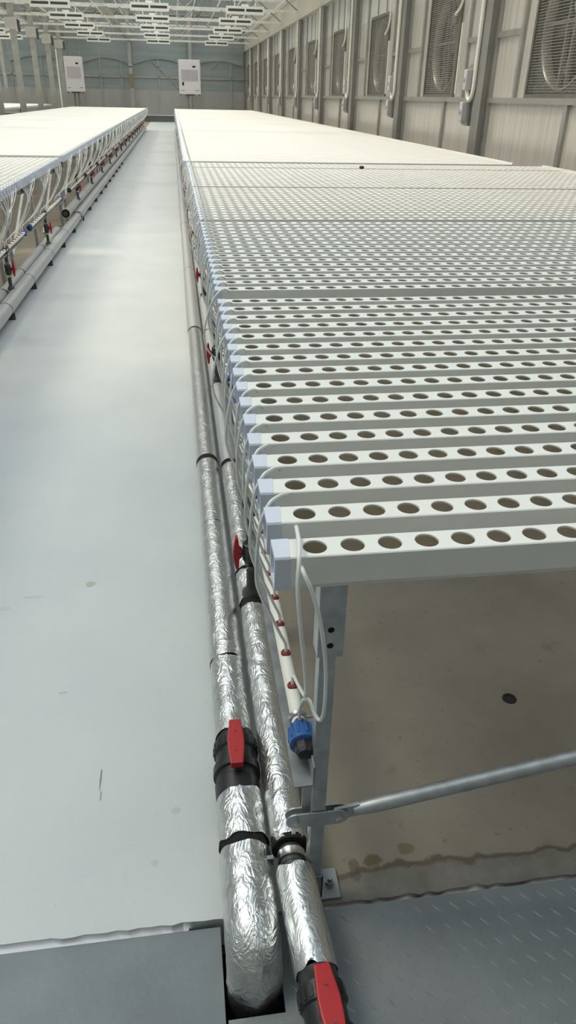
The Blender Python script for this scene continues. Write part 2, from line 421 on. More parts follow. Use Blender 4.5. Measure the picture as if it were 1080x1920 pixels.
def right_path(Yf, Yg, rr, first=None):
    bul = rr.choice([.0,.006,.012,.018,.03,.05]) * rr.uniform(.6, 1.2) if Yf > 1.2 else rr.uniform(.0, .006)
    d = rr.uniform(-.008, .008)
    D = Yg-Yf
    return [(.145, Yf+.003, ZT-.008), (.141, Yf-.010, ZT+.002), (.128, Yf-.026, ZT+.008), (.111, Yf-.040, ZT+.002),
            (.0985-bul*.4, Yf-.046+d*.3, ZT-.035), (.0965-bul, Yf-.040+d, ZT-.12), (.106-bul, Yf+.02*D+d, .63), (.132-bul*.5, Yf+.45*D, .54),
            (.150, Yf+.82*D, .472), (.162, Yg-.004, .436), (.164, Yg, .411)]
rr = random.Random(5)
# fan-wall table: perforated channels
mods = [.7887, 2.3107, 3.815, 5.318]
fronts = [m+PITCH*i for m in mods for i in range(16)]+[6.822+PITCH*i for i in range(5)]
SEC = [(.862+1.78*k) for k in range(19)]       # start of each supply pipe section
def gromm_y(k, i): return SEC[k]+.027+.0905*i
right_g = []
for k in range(4):
    right_g += [gromm_y(k, i) for i in range(16)]
pool = right_g[16:]+[gromm_y(4, i) for i in range(16)]; right_g = right_g[:16]
for Yf in fronts[16:]:
    q = min(pool, key=lambda g: abs(g-Yf-.11)); right_g.append(q)
    if abs(q-Yf-.11) < .3: pool.remove(q)
for i, Yf in enumerate(fronts):
    channel(ME_R, (XR, Yf, ZT), 0, 'white channel with round planting holes, %s from the open end of the fan-wall table' % nth(i+1), 'perforated channels of the fan-wall table')
    lab = 'thin white feed tube from the %s holed channel of the fan-wall table' % nth(i+1); G = 'feed tubes of the fan-wall table'
    if i == 0: P = [(.139,.792,.806),(.142,.775,.800),(.152,.766,.776),(.165,.762,.721),(.1755,.765,.640),(.178,.770,.560),(.1765,.785,.520),(.170,.80,.520),(.165,.82,.528),(.161,.85,.500),(.162,.885,.44),(.164,.889,.411)]
    elif i == 1: P = [(.147,.882,.806),(.143,.862,.822),(.137,.80,.835),(.1325,.770,.826),(.130,.757,.79),(.136,.755,.72),(.145,.765,.65),(.155,.80,.56),(.163,.90,.48),(.164,.972,.44),(.164,gromm_y(0,1),.411)]
    else: P = right_path(Yf, right_g[i], rr)
    feed_tube('feed_tube', P, lab, G)
# solid channels beyond the dark gap
FAR0 = 7.44
NSOL = 100
far_y = [FAR0+PITCH*i for i in range(int((35.0-FAR0)/PITCH))]
for i, Yf in enumerate(far_y[:NSOL]):
    channel(ME_RS, (XR-.03, Yf, ZT), 0, 'solid white channel on the fan-wall table, %s past the dark seam' % nth(i+1), 'solid channels of the fan-wall table')
# post-side table, ends facing the walkway
left_holed = [7.60-PITCH*i for i in range(36)]
for i, Yb in enumerate(left_holed):
    channel(ME_L, (XL, Yb, ZT), PI, 'white channel with round holes on the post-side table, %s before the dark seam' % nth(i+1), 'perforated channels of the post-side table')
lfar_y = [7.95+PITCH*i for i in range(int((35.6-7.95)/PITCH))]
for i, Yb in enumerate(lfar_y[:NSOL]):
    channel(ME_LS, (XL, Yb, ZT), PI, 'solid white channel on the post-side table, %s past the dark seam' % nth(i+1), 'solid channels of the post-side table')
# the post-side table goes on towards the open end, outside the picture
st = MB(); pr = channel_profile()
def ch_geo(xa, xb, y, mi):
    m = len(pr); vs = [(xa,y+a,ZT+z) for a,z in pr]+[(xb,y+a,ZT+z) for a,z in pr]
    st.add(vs, [(i,m+i,m+(i+1)%m,(i+1)%m) for i in range(m)]+[tuple(range(m)), tuple(range(2*m-1,m-1,-1))], mi)
for y in far_y[NSOL:]: ch_geo(XR-.008, 3.26, y, 0); ch_geo(XR-.03, XR-.008, y, 1)
for y in [4.335-PITCH*i for i in range(40)]: ch_geo(-4.16, XL, y-CW, 0)
for y in lfar_y[NSOL:]: ch_geo(-4.16, XL-.022, y-CW, 0); ch_geo(XL-.022, XL, y-CW, 1)
tag(st.obj('growing_channel', [M['pvc'], M['cap']], fixn=False), 'far rows of solid white channels running on to the ends of both tables', 'channels', kind='stuff')

# white edge angle on the wall side of the far part
b = MB(); b.box(3.265, 3.285, 7.44, 35, ZT-.05, ZT+.012); tag(b.obj('edge_trim_strip', M['pvc']), 'white edging strip along the wall end of the solid channels', 'edging strip')
b = MB(); b.box(3.47, 3.49, .79, 7.22, ZT-.05, ZT+.012); tag(b.obj('edge_trim_strip', M['pvc']), 'white edging strip along the wall end of the holed channels', 'edging strip')

d = tag(MB().lathe((0,0,0),(0,0,1),[(-.012,.012),(-.004,.024),(.006,.020),(.012,.008)],7).obj('dirt_clod', M['drain']), 'small dark clod lying on the holed channels before the dark seam', 'debris'); d.location = (1.60, 6.765, ZT+.012)
# tubes of the far right and of the left table
def left_path(Yb, Yg, rr):
    b_ = rr.uniform(.0, .03); yc = Yb-CW/2; Yf = Yb-CW
    yb = round((yc-.35)/.78)*.78+.35+rr.uniform(-.035,.035)
    return [(XL-.03, Yf-.002, ZT-.010), (XL-.025, Yf-.018, ZT+.005), (XL-.005, Yf-.03, ZT+.006), (XL+.012, yc*.9+yb*.1, ZT-.03),
            (XL+.012+b_*.4, yc*.55+yb*.45, ZT-.085), (XL-.02+b_, yb*.95+yc*.05, .64), (XL-.09+b_*.5, yb*.7+Yg*.3, .50), (XL-.14, Yg, .44), (XL-.14, Yg, .402)]
LSEC = [(4.70,6.22),(6.46,8.40)]+[(9.10+1.78*k, 9.10+1.78*k+1.55) for k in range(14)]
def left_valve(k): return (LSEC[k][0]+LSEC[k][1])/2 if k > 1 else (5.47, 7.28)[k]
lg = []
for a, c in LSEC:
    lg += [a+.05+(c-a-.1)*i/16 for i in range(17)]
for i, Yb in enumerate(left_holed):
    c = min(lg, key=lambda g: abs(g-(Yb-CW/2+.02)))
    feed_tube('feed_tube', left_path(Yb, c+rr.uniform(-.25,.1) if i % 5 == 0 else c, rr), 'thin white feed tube from the %s holed channel of the post-side table' % nth(i+1), 'feed tubes of the post-side table', r=.0022, n=6)
for i, Yb in enumerate(lfar_y[:70]):
    c = min(lg, key=lambda g: abs(g-Yb))
    feed_tube('feed_tube', left_path(Yb, c, rr), 'thin white feed tube from the %s solid channel of the post-side table' % nth(i+1), 'feed tubes of the post-side table', r=.0022, n=5)
for i, Yf in enumerate(far_y[:70]):
    feed_tube('feed_tube', right_path(Yf, Yf+.07, rr), 'thin white feed tube from the %s solid channel of the fan-wall table' % nth(i+1), 'feed tubes of the fan-wall table', r=.0024, n=5)
tf = MB()
for Yb in lfar_y[70:]: tf.tube(spline(left_path(Yb, Yb+rr.uniform(-.2,.2), rr), 2), .0032, 4)
for Yf in far_y[70:]: tf.tube(spline(right_path(Yf, Yf+.07, rr), 2), .0032, 4)
tag(tf.obj('feed_tube', M['tube'], fixn=False), 'tangle of thin white feed tubes along the far ends of both tables', 'tubes', kind='stuff')

# ------------------------------------------------------------------ table frames
def frame_near():
    t = thing('table_frame', 'galvanized steel frame with brace carrying the open end of the fan-wall table', 'table frame', (0,0,0), 0, 'table frames')
    x0, x1, yb = .177, .2035, .82
    b = MB(); b.box(x0,x1,yb,yb+.026,.028,.700); b.obj('leg', M['galv'], t, bevel=.002)
    b = MB(); b.box(x0-.004,x1+.010,yb-.0015,yb+.034,.615,.762); b.box(x0-.006,x1+.012,yb+.006,yb+.03,.752,.7645); g = b.obj('leg_sleeve', M['galv'], t, bevel=.002)
    for z in (.668,.618+.02): MB().lathe((x0+.0155,yb-.0005,z),(0,-1,0),[(0,.0052),(.0012,.0052)],14).obj('bolt_hole', M['rubber'], g)
    b = MB(); b.box(x0-.012,x0+.068,yb-.006,yb+.056,0,.008); bp = b.obj('base_plate', M['galv_dark'], t, bevel=.001)
    b = MB(); b.box(x0-.004,x1+.004,yb-.003,yb+.0,.008,.075); b.box(x0-.004,x0,yb-.003,yb+.03,.008,.075); b.box(x1,x1+.004,yb-.003,yb+.03,.008,.075); bk = b.obj('base_bracket', M['galv_dark'], t, bevel=.001)
    MB().lathe((x0+.013,yb-.003,.052),(0,-1,0),[(0,.006),(.004,.006),(.005,.004)],6).obj('bolt', M['steel_clamp'], bk)
    MB().lathe((x0+.05,yb+.022,.008),(0,0,1),[(0,.011),(.002,.011),(.002,.008),(.010,.008),(.010,.0045),(.020,.0045)],6).obj('bolt', M['galv_dark'], bp)
    # clamp with two rounded ears
    def ear(s, cx, L):
        pts = [(0,-.017),(L-.017,-.017)]+[(L-.017+.017*math.cos(a), .017*math.sin(a)) for a in [(-PI/2+PI*k/10) for k in range(1,10)]]+[(L-.017,.017),(0,.017)]
        return [(cx+s*a, c) for a, c in pts]
    b = MB(); zc = .243
    for y in (yb-.004, yb+.010):
        b.prism(ear(-1,x0-.001,.043), y, y+.003, lambda a,c,h: (a,h,zc+c)); b.prism(ear(1,x1+.001,.040), y, y+.003, lambda a,c,h: (a,h,zc+c))
    b.box(x0-.003,x1+.003,yb-.0045,yb-.001,zc-.017,zc+.017)
    cl = b.obj('clamp', M['galv'], t)
    for cx in (x0-.026, x1+.024): MB().lathe((cx,yb-.004,zc),(0,-1,0),[(0,.0062),(.005,.0062),(.006,.004)],6).obj('bolt', M['steel_clamp'], cl)
    a = Vector((x1+.052, yb+.004, zc+.006)); e = Vector((3.1, yb+.004, .245+.195*2.9+.0)); dr = (e-a).normalized()
    b = MB(); b.bar(a-dr*.034, a+dr*.012, .006, .028); b.tube([a+dr*.0, a+dr*.012, a+dr*.05, e], [.009,.012,.0135,.0135], 14)
    b.obj('brace', M['galv'], t, smooth=True)
    b = MB(); b.box(3.05,3.08,yb,yb+.026,0,.765); b.obj('leg', M['galv'], t)
    for x in (x0, 3.05):
        b = MB(); b.box(x,x+.0265,2.05,2.076,0,.72); b.obj('leg', M['galv'], t)
    for y in (yb+.002, 2.05):
        b = MB(); b.box(.18,3.4,y,y+.026,.748,.7645); b.obj('crossbeam', M['galv'], t)
    # angle rail under the supply pipe
    b = MB(); b.prism([(0,0),(-.034,0),(-.034,.002),(-.003,.003),(-.003,.045),(0,.045)], .800, 2.30, lambda a,c,h: (.1765+a,h,.352+c)); b.obj('pipe_rail', M['galv_dark'], t)
    b = MB(); b.bar((.172,.83,.345),(.172,.83,.25),.003,.02); b.obj('rail_strap', M['galv'], t)
    return t
frame_near()
def frame_gen(label, x_edge, sgn):
    """legs, crossbeams with rounded plastic ends, rail for the supply pipe; x runs away from the walkway by sgn"""
    t = thing('table_frame', label, 'table frame', (0,0,0), 0, 'table frames')
    X_ = lambda d: x_edge+sgn*d
    for dy in (.06, 1.25):
        for d_ in (.262 if sgn < 0 else .092, 2.95):
            b = MB(); a = sorted((X_(d_), X_(d_+.027))); b.box(a[0],a[1],dy,dy+.027,0,.722); b.box(min(X_(d_-.02),X_(d_+.05)),max(X_(d_-.02),X_(d_+.05)),dy-.02,dy+.05,0,.008); b.obj('leg', M['galv'], t)
        b = MB(); a = sorted((X_(.05), X_(3.05))); b.box(a[0],a[1],dy-.005,dy+.035,.70,.7645); cb = b.obj('crossbeam', M['galv_dark'], t)
        b = MB(); b.lathe((X_(.05), dy+.015, .735),(-sgn,0,0),[(0,.030),(.012,.030),(.02,.02),(.022,.006)],14); ec = b.obj('beam_end', M['grey_black'], cb)
    b = MB(); b.bar((X_(.14 if sgn < 0 else .07), .0, .365), (X_(.14 if sgn < 0 else .07), 1.5, .365), .036, .004); b.obj('pipe_rail', M['galv_dark'], t)
    b = MB(); b.bar((X_(.30 if sgn < 0 else .13),.08,.10),(X_(.30 if sgn < 0 else .13),1.25,.66),.02,.02); b.obj('brace', M['galv'], t)
    return t
fr = frame_gen('galvanized frame under the fan-wall table, second from its open end', XR, 1)
fr.location.y = 2.32
for k in range(2, 21):
    y = 2.32+1.55*(k-1)
    if y < 33.5: dup(fr, (0,y,0), 0, 'galvanized frame under the fan-wall table, %s from its open end' % nth(k+1))
fl = frame_gen('galvanized frame under the post-side table, first past its dark seam', XL, -1); fl.location.y = 7.95
for k, y in enumerate((6.2, 4.62)): dup(fl, (0,y,0), 0, 'galvanized frame under the post-side table, %s before its dark seam' % nth(k+1))
for k in range(1, 17): dup(fl, (0,7.95+1.6*k,0), 0, 'galvanized frame under the post-side table, %s past its dark seam' % nth(k+1))

# ------------------------------------------------------------------ supply pipes with grommets
def blue_cap(y, s, x, z, parent, plug=True, dark=False):
    b = MB(); n = 20
    b.lathe((x,y,z),(0,-s,0),[(-.030,.0145),(-.026,.0185),(-.004,.0215),(.006,.0235),(.012,.0235),(.014,.019)],20)
    for k in range(10):
        a = 2*PI*k/10; b.bar((x+.0195*math.cos(a), y+s*.026, z+.0195*math.sin(a)), (x+.0225*math.cos(a), y-s*.004, z+.0225*math.sin(a)), .004, .004)
    c = b.obj('coupling_nut', M['black' if dark else 'blue'], parent, smooth=True); c['label'] = '%s ribbed coupling nut' % ('black' if dark else 'blue')
    if plug: MB().lathe((x,y-s*.013,z),(0,-s,0),[(0,.017),(.016,.0165),(.022,.013),(.023,.008)],8).obj('end_plug', M['black'], c)
    return c
GROM = MB().lathe((0,0,0),(0,0,1),[(-.003,.0078),(-.001,.0095),(.002,.0100),(.0045,.0088),(.0052,.0060),(.0050,.0045)],18).mesh('grommet', M['grommet'], smooth=True)
def supply(y0, y1, x, z, ys, label, near, s=1, grom=True, dark=False):
    t = thing('supply_pipe', label, 'water pipe', (0,0,0), 0, 'white supply pipes')
    MB().tube([(x,y0,z),(x,y1,z)], .0128, 18 if near else 10).obj('pipe', M['pipe_white'], t, smooth=True)
    if grom:
        for y in ys:
            g = link('grommet', GROM, t); g.location = (x, y, z+.0105)
            if near < 2: g.data = GROM
    blue_cap(y0, 1, x, z, t, dark=dark); blue_cap(y1, -1, x, z, t, dark=dark)
    if near:
        for y in (y0+.047, y1-.2):
            b = MB()
            b.lathe((x,y,z),(0,1,0),[(-.006,.0142),(-.005,.0165),(-.002,.015),(.002,.015),(.005,.0165),(.006,.0142)],20); b.bar((x+.014,y,z+.002),(x+.036,y,z+.002),.004,.004)
            b.obj('pipe_clip', M['steel_clamp'], t, smooth=True)
    return t
SX, SZ = .164, .398
for k in range(5):
    y0 = SEC[k]; y1 = y0+1.56
    supply(y0, y1, SX, SZ, [gromm_y(k,i) for i in range(16)], 'white supply pipe with red grommets, %s from the open end of fan-wall table' % nth(k+1), 1 if k < 3 else 0)
for k in range(5, 18):
    y0 = SEC[k]; supply(y0, y0+1.56, SX, SZ, [y0+.05+.09*i for i in range(16)], 'white supply pipe, %s from the open end of fan-wall table' % nth(k+1), 0)
for k, (a, c) in enumerate(LSEC):
    supply(a, c, XL-.14, .39, [a+.05+(c-a-.1)*i/16 for i in range(17)], 'white supply pipe below the post-side table, %s of its row from the open end' % nth(k+1), 0, dark=k > 1)

# ------------------------------------------------------------------ ball valves between the foil pipe and the supply pipes
def riser_valve(label, hi, zbase, ztop):
    """origin on top of the foil pipe; handle on local -x"""
    t = thing('ball_valve', label, 'valve', (0,0,0), 0, 'riser valves'); H_ = ztop-zbase; n = 20 if hi else 10
    b = MB(); b.lathe((0,0,-.012),(0,0,1),[(0,.026),(.014,.025),(.022,.018),(.03,.0135),(.085,.0130)],n); b.obj('riser', M['grey_black'], t, smooth=True)
    zb = H_*.53
    b = MB(); b.lathe((0,0,zb-.032),(0,0,1),[(-.010,.0135),(-.006,.0175),(.006,.020),(.008,.0225),(.016,.0235),(.018,.0215),(.046,.0215),(.049,.0235),(.060,.0225),(.062,.018),(.070,.0135)],n)
    b.lathe((-.02,0,zb),(-1,0,0),[(0,.011),(.014,.010)],12)
    body = b.obj('valve_body', M['black'], t, smooth=True)
    b = MB(); hh = .050
    poly = [(-hh,.006),(-hh*.55,.0105),(-.012,.013),(.012,.013),(hh*.55,.0105),(hh,.006),(hh,-.001),(.018,-.004),(.009,-.012),(-.009,-.012),(-.018,-.004),(-hh,-.001)]
    b.prism(poly, -.0095, .0095, lambda a,c,h: (-.036-c, h, zb+a)); hd = b.obj('handle', M['red'], t, bevel=.001)
    b = MB(); b.lathe((0,0,zb+.045),(0,0,1),[(0,.0125),(H_-zb-.045,.0125)],n); b.obj('pipe_stub', M['grey_black'], t, smooth=True)
    b = MB(); b.lathe((.0,-.048,H_+.013),(0,1,0),[(0,.0165),(.004,.0205),(.02,.0205),(.024,.017),(.072,.017),(.076,.0205),(.092,.0205),(.096,.0165)],n); b.lathe((0,0,H_-.03),(0,0,1),[(0,.018),(.02,.018),(.03,.016)],n)
    b.obj('tee', M['black'], t, smooth=True)
    return t
BX, BZ, BR = .150, .098, .0355
v = riser_valve('black riser valve with red handle, first from the open end of the fan-wall table', True, .134, .385); v.location = (BX, 1.655, .134)
for k in range(1, 18): dup(v, (BX, 1.655+1.77*k, .134), 0, 'black riser valve with red handle, %s from the open end of the fan-wall table' % nth(k+1))
vl = riser_valve('black riser valve with red handle below the post-side table, first from its open end', False, .13, .378); vl.location = (-1.205, left_valve(0), .13); vl.rotation_euler.z = PI
for k in range(1, 16): dup(vl, (-1.205, left_valve(k), .13 if k < 2 else .215), PI, 'black riser valve with red handle below the post-side table, %s from its open end' % nth(k+1))
# the shorter ones beyond the seam stand on the raised pipe

# ------------------------------------------------------------------ foil-jacketed pipes
def crinkle(p, amp, seed):
    q = Vector(p)*22+Vector((seed*7.1,0,0)); q2 = Vector(p)*60+Vector((0,seed*3.3,0))
    a = noise.noise(q); b = noise.noise(q2)
    return amp*(1.0*(abs(a)*2-.5)+.45*(abs(b)*2-.4))
def foil(path, r, amp, seed, step=.008, n=40, ragged=0.):
    """jacket along a straight or bent path with crumpled skin"""
    P = [Vector(p) for p in path]; out = [P[0]]
    for a, c in zip(P, P[1:]):
        L_ = (c-a).length; k = max(1, int(L_/step))
        out += [a+(c-a)*(i/k) for i in range(1, k+1)]
    b = MB(); vs = []; K = len(out); rgn = random.Random(seed)
    prev = None
    for i, c in enumerate(out):
        d = (out[min(i+1,K-1)]-out[max(i-1,0)]).normalized()
        if prev is None:
            u = Vector((0,0,1)) if abs(d.z) < .9 else Vector((1,0,0)); u = (u-d*u.dot(d)).normalized()
        else: u = (prev-d*prev.dot(d)).normalized()
        prev = u; w = d.cross(u)
        for j in range(n):
            t = 2*PI*j/n; dirn = u*math.cos(t)+w*math.sin(t); q = c+dirn*r
            rr_ = r+crinkle(q, amp, seed)
            off = 0
            if ragged and (i == 0 or i == K-1): off = ragged*noise.noise(Vector((t*1.7, seed, i)))*1.6
            vs.append(c+dirn*rr_+d*off)
    fs = [(i*n+j,i*n+(j+1)%n,(i+1)*n+(j+1)%n,(i+1)*n+j) for i in range(K-1) for j in range(n)]
    b.add(vs, fs)
    return b
def jacket(parent, path, r, amp, seed, m, **k):
    o = foil(path, r, amp, seed, **k).obj('foil_jacket', m, parent, smooth=False, fixn=True)
    for p_ in o.data.polygons: p_.use_smooth = True
    return o
def band(parent, y0, y1, x, z, r, name='rubber_joint', m='rubber'):
    return MB().lathe((x,y0,z),(0,1,0),[(0,r*.5),(0,r),(y1-y0,r),(y1-y0,r*.5)],28).obj(name, M[m], parent, smooth=True)
AX, AZ, AR = .064, .080, .043
pa = thing('insulated_pipe', 'foil-wrapped pipe along the white walkway edge, bending down into the floor opening', 'insulated pipe', group='foil-wrapped pipes beside the fan-wall table')
cuts = [1.165, 1.415, 2.085, 2.60, 3.60, 4.43, 6.20, 8.6, 11, 14, 18, 24, 34]
gap = {2.60:.034, 4.43:.024, 6.20:.014, 8.6:.014}
for i, (a, c) in enumerate(zip(cuts, cuts[1:])):
    g = gap.get(c, .003)
    nearish = c < 2.7
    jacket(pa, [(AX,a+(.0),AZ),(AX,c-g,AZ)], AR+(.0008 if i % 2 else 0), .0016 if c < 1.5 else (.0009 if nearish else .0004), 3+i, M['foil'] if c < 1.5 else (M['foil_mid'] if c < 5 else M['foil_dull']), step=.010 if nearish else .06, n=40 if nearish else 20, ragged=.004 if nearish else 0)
    band(pa, c-g-.012, c+.012, AX, AZ, AR-.002)
    if g > .01 or c in (2.085,): band(pa, c-g*.9, c-g*.1, AX, AZ, AR+.0005)
MB().tube([(AX,.86,AZ),(AX,34,AZ)], .030, 16).obj('inner_pipe', M['black'], pa, smooth=True)
jacket(pa, [(AX,.895,AZ),(AX,1.002,AZ)], .0485, .0026, 31, M['foil'], step=.006, n=56, ragged=.006)
band(pa, .868, .900, AX, AZ, .0455)
arc = [(AX,.874,AZ),(AX,.76,AZ)]+[(AX,.747-.056*math.sin(a),AZ-.056+.056*math.cos(a)) for a in [PI/2*k/8 for k in range(0,9)]]+[(AX,.691,-.06),(AX,.690,-.28)]
jacket(pa, arc, .0495, .0022, 37, M['foil'], step=.006, n=56, ragged=.004)
pb = thing('insulated_pipe', 'foil-wrapped pipe under the feed tubes with risers, between outer pipe and table', 'insulated pipe', group='foil-wrapped pipes beside the fan-wall table')
cb = [.872, 1.640, 1.79, 2.53, 3.40, 4.33, 5.16, 6.95, 8.7, 10.5, 14, 18, 24, 34]
for i, (a, c) in enumerate(zip(cb, cb[1:])):
    nearish = c < 2.7
    g = .032 if c in (1.640, 2.53) else .015
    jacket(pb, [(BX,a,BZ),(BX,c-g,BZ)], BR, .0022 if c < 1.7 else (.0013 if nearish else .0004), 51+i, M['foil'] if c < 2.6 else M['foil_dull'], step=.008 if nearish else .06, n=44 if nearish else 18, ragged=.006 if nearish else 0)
    band(pb, c-g-.01, c+.01, BX, BZ, BR-.003)
MB().tube([(BX,.83,BZ),(BX,34,BZ)], .0225, 16).obj('inner_pipe', M['grey_black'], pb, smooth=True)
band(pb, .866, .878, BX, BZ, .0352)
MB().lathe((BX,.838,BZ),(0,1,0),[(0,.0245),(.001,.027),(.006,.0255),(.012,.0255),(.017,.027),(.018,.0245)],24).obj('pipe_clip', M['steel_clamp'], pb, smooth=True)
e0 = Vector((BX,.838,BZ)); dv = Vector((.055,-1,0)).normalized()
MB().tube([e0+dv*(-.01), e0+dv*.30], .0215, 16).obj('inner_pipe', M['grey_black'], pb, smooth=True)
jacket(pb, [e0+dv*.022, e0+dv*.205], .0365, .0006, 71, M['foil_mid'], step=.006, n=44, ragged=.007)
MB().lathe(e0+dv*.026, dv, [(0,.020),(0,.0345),(.172,.0345),(.172,.020)],28).obj('foam_lining', M['rubber'], pb, smooth=True)
# clip bracket beside the joint
MB().bar((.10,.845,.10),(.115,.845,.10),.008,.02).obj('clip_bracket', M['galv_dark'], pb)

def inline_valve(label, loc, rz, r):
    """axis along local y, handle on top"""
    t = thing('ball_valve', label, 'valve', loc, rz)
    b = MB(); b.lathe((0,-.095,0),(0,1,0),[(0,r*.80),(.004,r*.93),(.040,r*.97),(.044,r*.90),(.062,r*.90),(.064,r*1.03),(.085,r*1.03),(.088,r*.90),(.120,r*.90),(.123,r*1.0),(.150,r*1.0),(.155,r*.88),(.175,r*.85)],40)
    for y in (-.095+.066, -.095+.126):
        for k in range(18):
            a = 2*PI*k/18; b.bar((r*.985*math.cos(a),y,r*.985*math.sin(a)),(r*.985*math.cos(a),y+.017,r*.985*math.sin(a)),.007,.004,up=(math.cos(a),0,math.sin(a)))
    b.obj('valve_body', M['black'], t, smooth=True)
    MB().lathe((0,0,r*.7),(0,0,1),[(0,.016),(.022,.014)],18).obj('valve_stem', M['black'], t, smooth=True)
    L_ = .060
    poly = [(-.0125,-L_),(.0125,-L_),(.0175,-.012),(.0175,.012),(.0125,L_),(-.0125,L_),(-.0175,.012),(-.0175,-.012)]
    b = MB(); b.prism(poly, .0, .016, lambda a,c,h: (a,c,r+.014+h-.25*0)); hd = b.obj('handle', M['red'], t, bevel=.0022); hd['label'] = 'red lever handle'
    for y in (-.027,.027): MB().box(-.0035,.0035,y-.0013,y+.0013,r+.0298,r+.0308).obj('handle_slot', M['grommet'], hd)
    return t
inline_valve('black ball valve with red lever on the outer foil pipe', (AX, 1.092, AZ), math.radians(-2), .049)
ve = e0+dv*.285
inline_valve('black ball valve with red lever over the diamond plate', (ve.x, ve.y, BZ+.004), math.atan2(-dv.x, dv.y)+PI, .039)

# foil pipes of the post-side table
pl = thing('insulated_pipe', 'grey foil-wrapped pipe on short stands along the walkway below the post-side table', 'insulated pipe', group='foil-wrapped pipes below the post-side table')
cuts = [1.2, 4.0, 5.05, 5.95, 7.0, 8.1, 9.3]
for i, (a, c) in enumerate(zip(cuts, cuts[1:])):
    jacket(pl, [(-1.172,a,.082),(-1.172,c-.008,.082)], .047, .0005, 81+i, M['foil_dull'], step=.05, n=24); band(pl, c-.02, c+.006, -1.172, .082, .0455)
    band(pl, c-.009, c-.001, -1.172, .082, .048, 'rubber_joint')
cuts = [9.36, 11, 13, 15.5, 18, 21, 25, 30, 35]
for i, (a, c) in enumerate(zip(cuts, cuts[1:])):
    jacket(pl, [(-1.172,a,.09),(-1.172,c-.01,.09)], .049, .0005, 91+i, M['foil_dull'], step=.1, n=20); band(pl, c-.025, c+.006, -1.172, .09, .047)
for dy in (0, .035):
    b = MB(); b.lathe((-1.172,9.29+dy,.086),(0,1,0),[(0,.045),(0,.062),(.018,.062),(.018,.045)],24); fl_ = b.obj('flange', M['galv'], pl, smooth=True)
    for k in range(6): a = 2*PI*k/6; MB().lathe((-1.172+.055*math.cos(a),9.283+dy,.086+.055*math.sin(a)),(0,1,0),[(0,.007),(.03,.007)],6).obj('bolt', M['black'], fl_)
for k in range(16): MB().box(-1.20,-1.130,4.2+.9*k,4.22+.9*k,0,.045).obj('pipe_stand', M['grey_black'], pl)
pm = thing('insulated_pipe', 'thin grey foil-wrapped pipe behind the outer pipe below the post-side table', 'insulated pipe', group='foil-wrapped pipes below the post-side table')
cuts = [1.2, 4.0, 5.45, 6.15, 7.2, 8.3]
for i, (a, c) in enumerate(zip(cuts, cuts[1:])):
    jacket(pm, [(-1.262,a,.095),(-1.262,c-.02,.095)], .035, .0005, 101+i, M['foil_dull'], step=.06, n=20); band(pm, c-.03, c+.006, -1.262, .095, .033)
po = thing('insulated_pipe', 'raised foil-wrapped pipe with a black open end below the post-side table', 'insulated pipe', group='foil-wrapped pipes below the post-side table')
cuts = [8.85, 9.9, 10.8, 12, 13.6, 15.4, 18, 22, 28, 35]
for i, (a, c) in enumerate(zip(cuts, cuts[1:])):
    jacket(po, [(-1.235,a,.178),(-1.235,c-.02,.178)], .042, .0005, 111+i, M['foil_dull'], step=.08, n=20); band(po, c-.03, c+.006, -1.235, .178, .040)
band(po, 8.835, 8.87, -1.235, .178, .0425); MB().lathe((-1.235,8.833,.178),(0,1,0),[(0,.026),(.01,.026)],20).obj('end_plug', M['grey_black'], po)
for y in (5.45,): pass

# ------------------------------------------------------------------ fan wall
BAY = [10.62+4*k for k in range(-2, 10)]           # column positions
w = MB(); u = MB()
FZ0, FZ1, FW = 1.425, 2.735, 1.30
for c in BAY[:-1]:
    y0, y1 = c, c+4; yc = c+2.06; a, e = yc-FW/2, yc+FW/2
    w.box(WALL, WALL+.05, y0, y1, 0, FZ0); w.box(WALL, WALL+.05, y0, a, FZ0, FZ1); w.box(WALL, WALL+.05, e, y1, FZ0, FZ1)
    u.box(WALL, WALL+.05, y0, y1, FZ1, 3.5)
struct(w.obj('wall_right', M['panel'])); struct(u.obj('wall_right', M['panel_up']))
w = MB(); w.box(WALL, WALL+.05, -2, BAY[0], 0, 3.5); struct(w.obj('wall_right', M['panel']))
b = MB(); b.box(WALL-.14, WALL+.1, -2, END+.1, 3.42, 4.10); b.box(WALL-.17, WALL-.14, -2, END+.1, 3.42, 3.46); b.box(WALL-.17,WALL-.14,-2,END+.1,4.06,4.1); struct(b.obj('trim_gutter_beam', M['beam']))
for k, c in enumerate(BAY):
    b = MB(); b.box(WALL-.115, WALL, c-.12, c+.12, 0, 3.42); b.box(WALL-.125, WALL-.115, c-.14, c+.14, 0, 3.42); struct(b.obj('trim_column', M['col']))
    b = MB()
    if k < len(BAY)-1:
        for (z0, z1, d_) in ((1.335,1.395,.045),): b.box(WALL-d_, WALL, c+.12, c+3.88, z0, z1)
        # mullions under the rail, beside the fan, above it
        b.box(WALL-.035, WALL, c+1.60, c+1.68, 0, 1.335)
        b.box(WALL-.04, WALL, c+.12, c+.20, 0, 3.42); b.box(WALL-.04, WALL, c+3.80, c+3.88, 0, 3.42)
        b.box(WALL-.04, WALL, c+.85, c+.91, 1.395, 3.42); b.box(WALL-.04, WALL, c+3.02, c+3.08, 1.395, 3.42)
        b.box(WALL-.035, WALL, c+.20, c+.85, 2.05, 2.11); b.box(WALL-.035, WALL, c+3.08, c+3.8, 2.05, 2.11)
        b.box(WALL-.02, WALL, c+1.62, c+1.65, 2.80, 3.42); b.box(WALL-.02, WALL, c+2.3, c+2.33, 2.80, 3.42)
        struct(b.obj('trim_wall_rails', M['frame']))
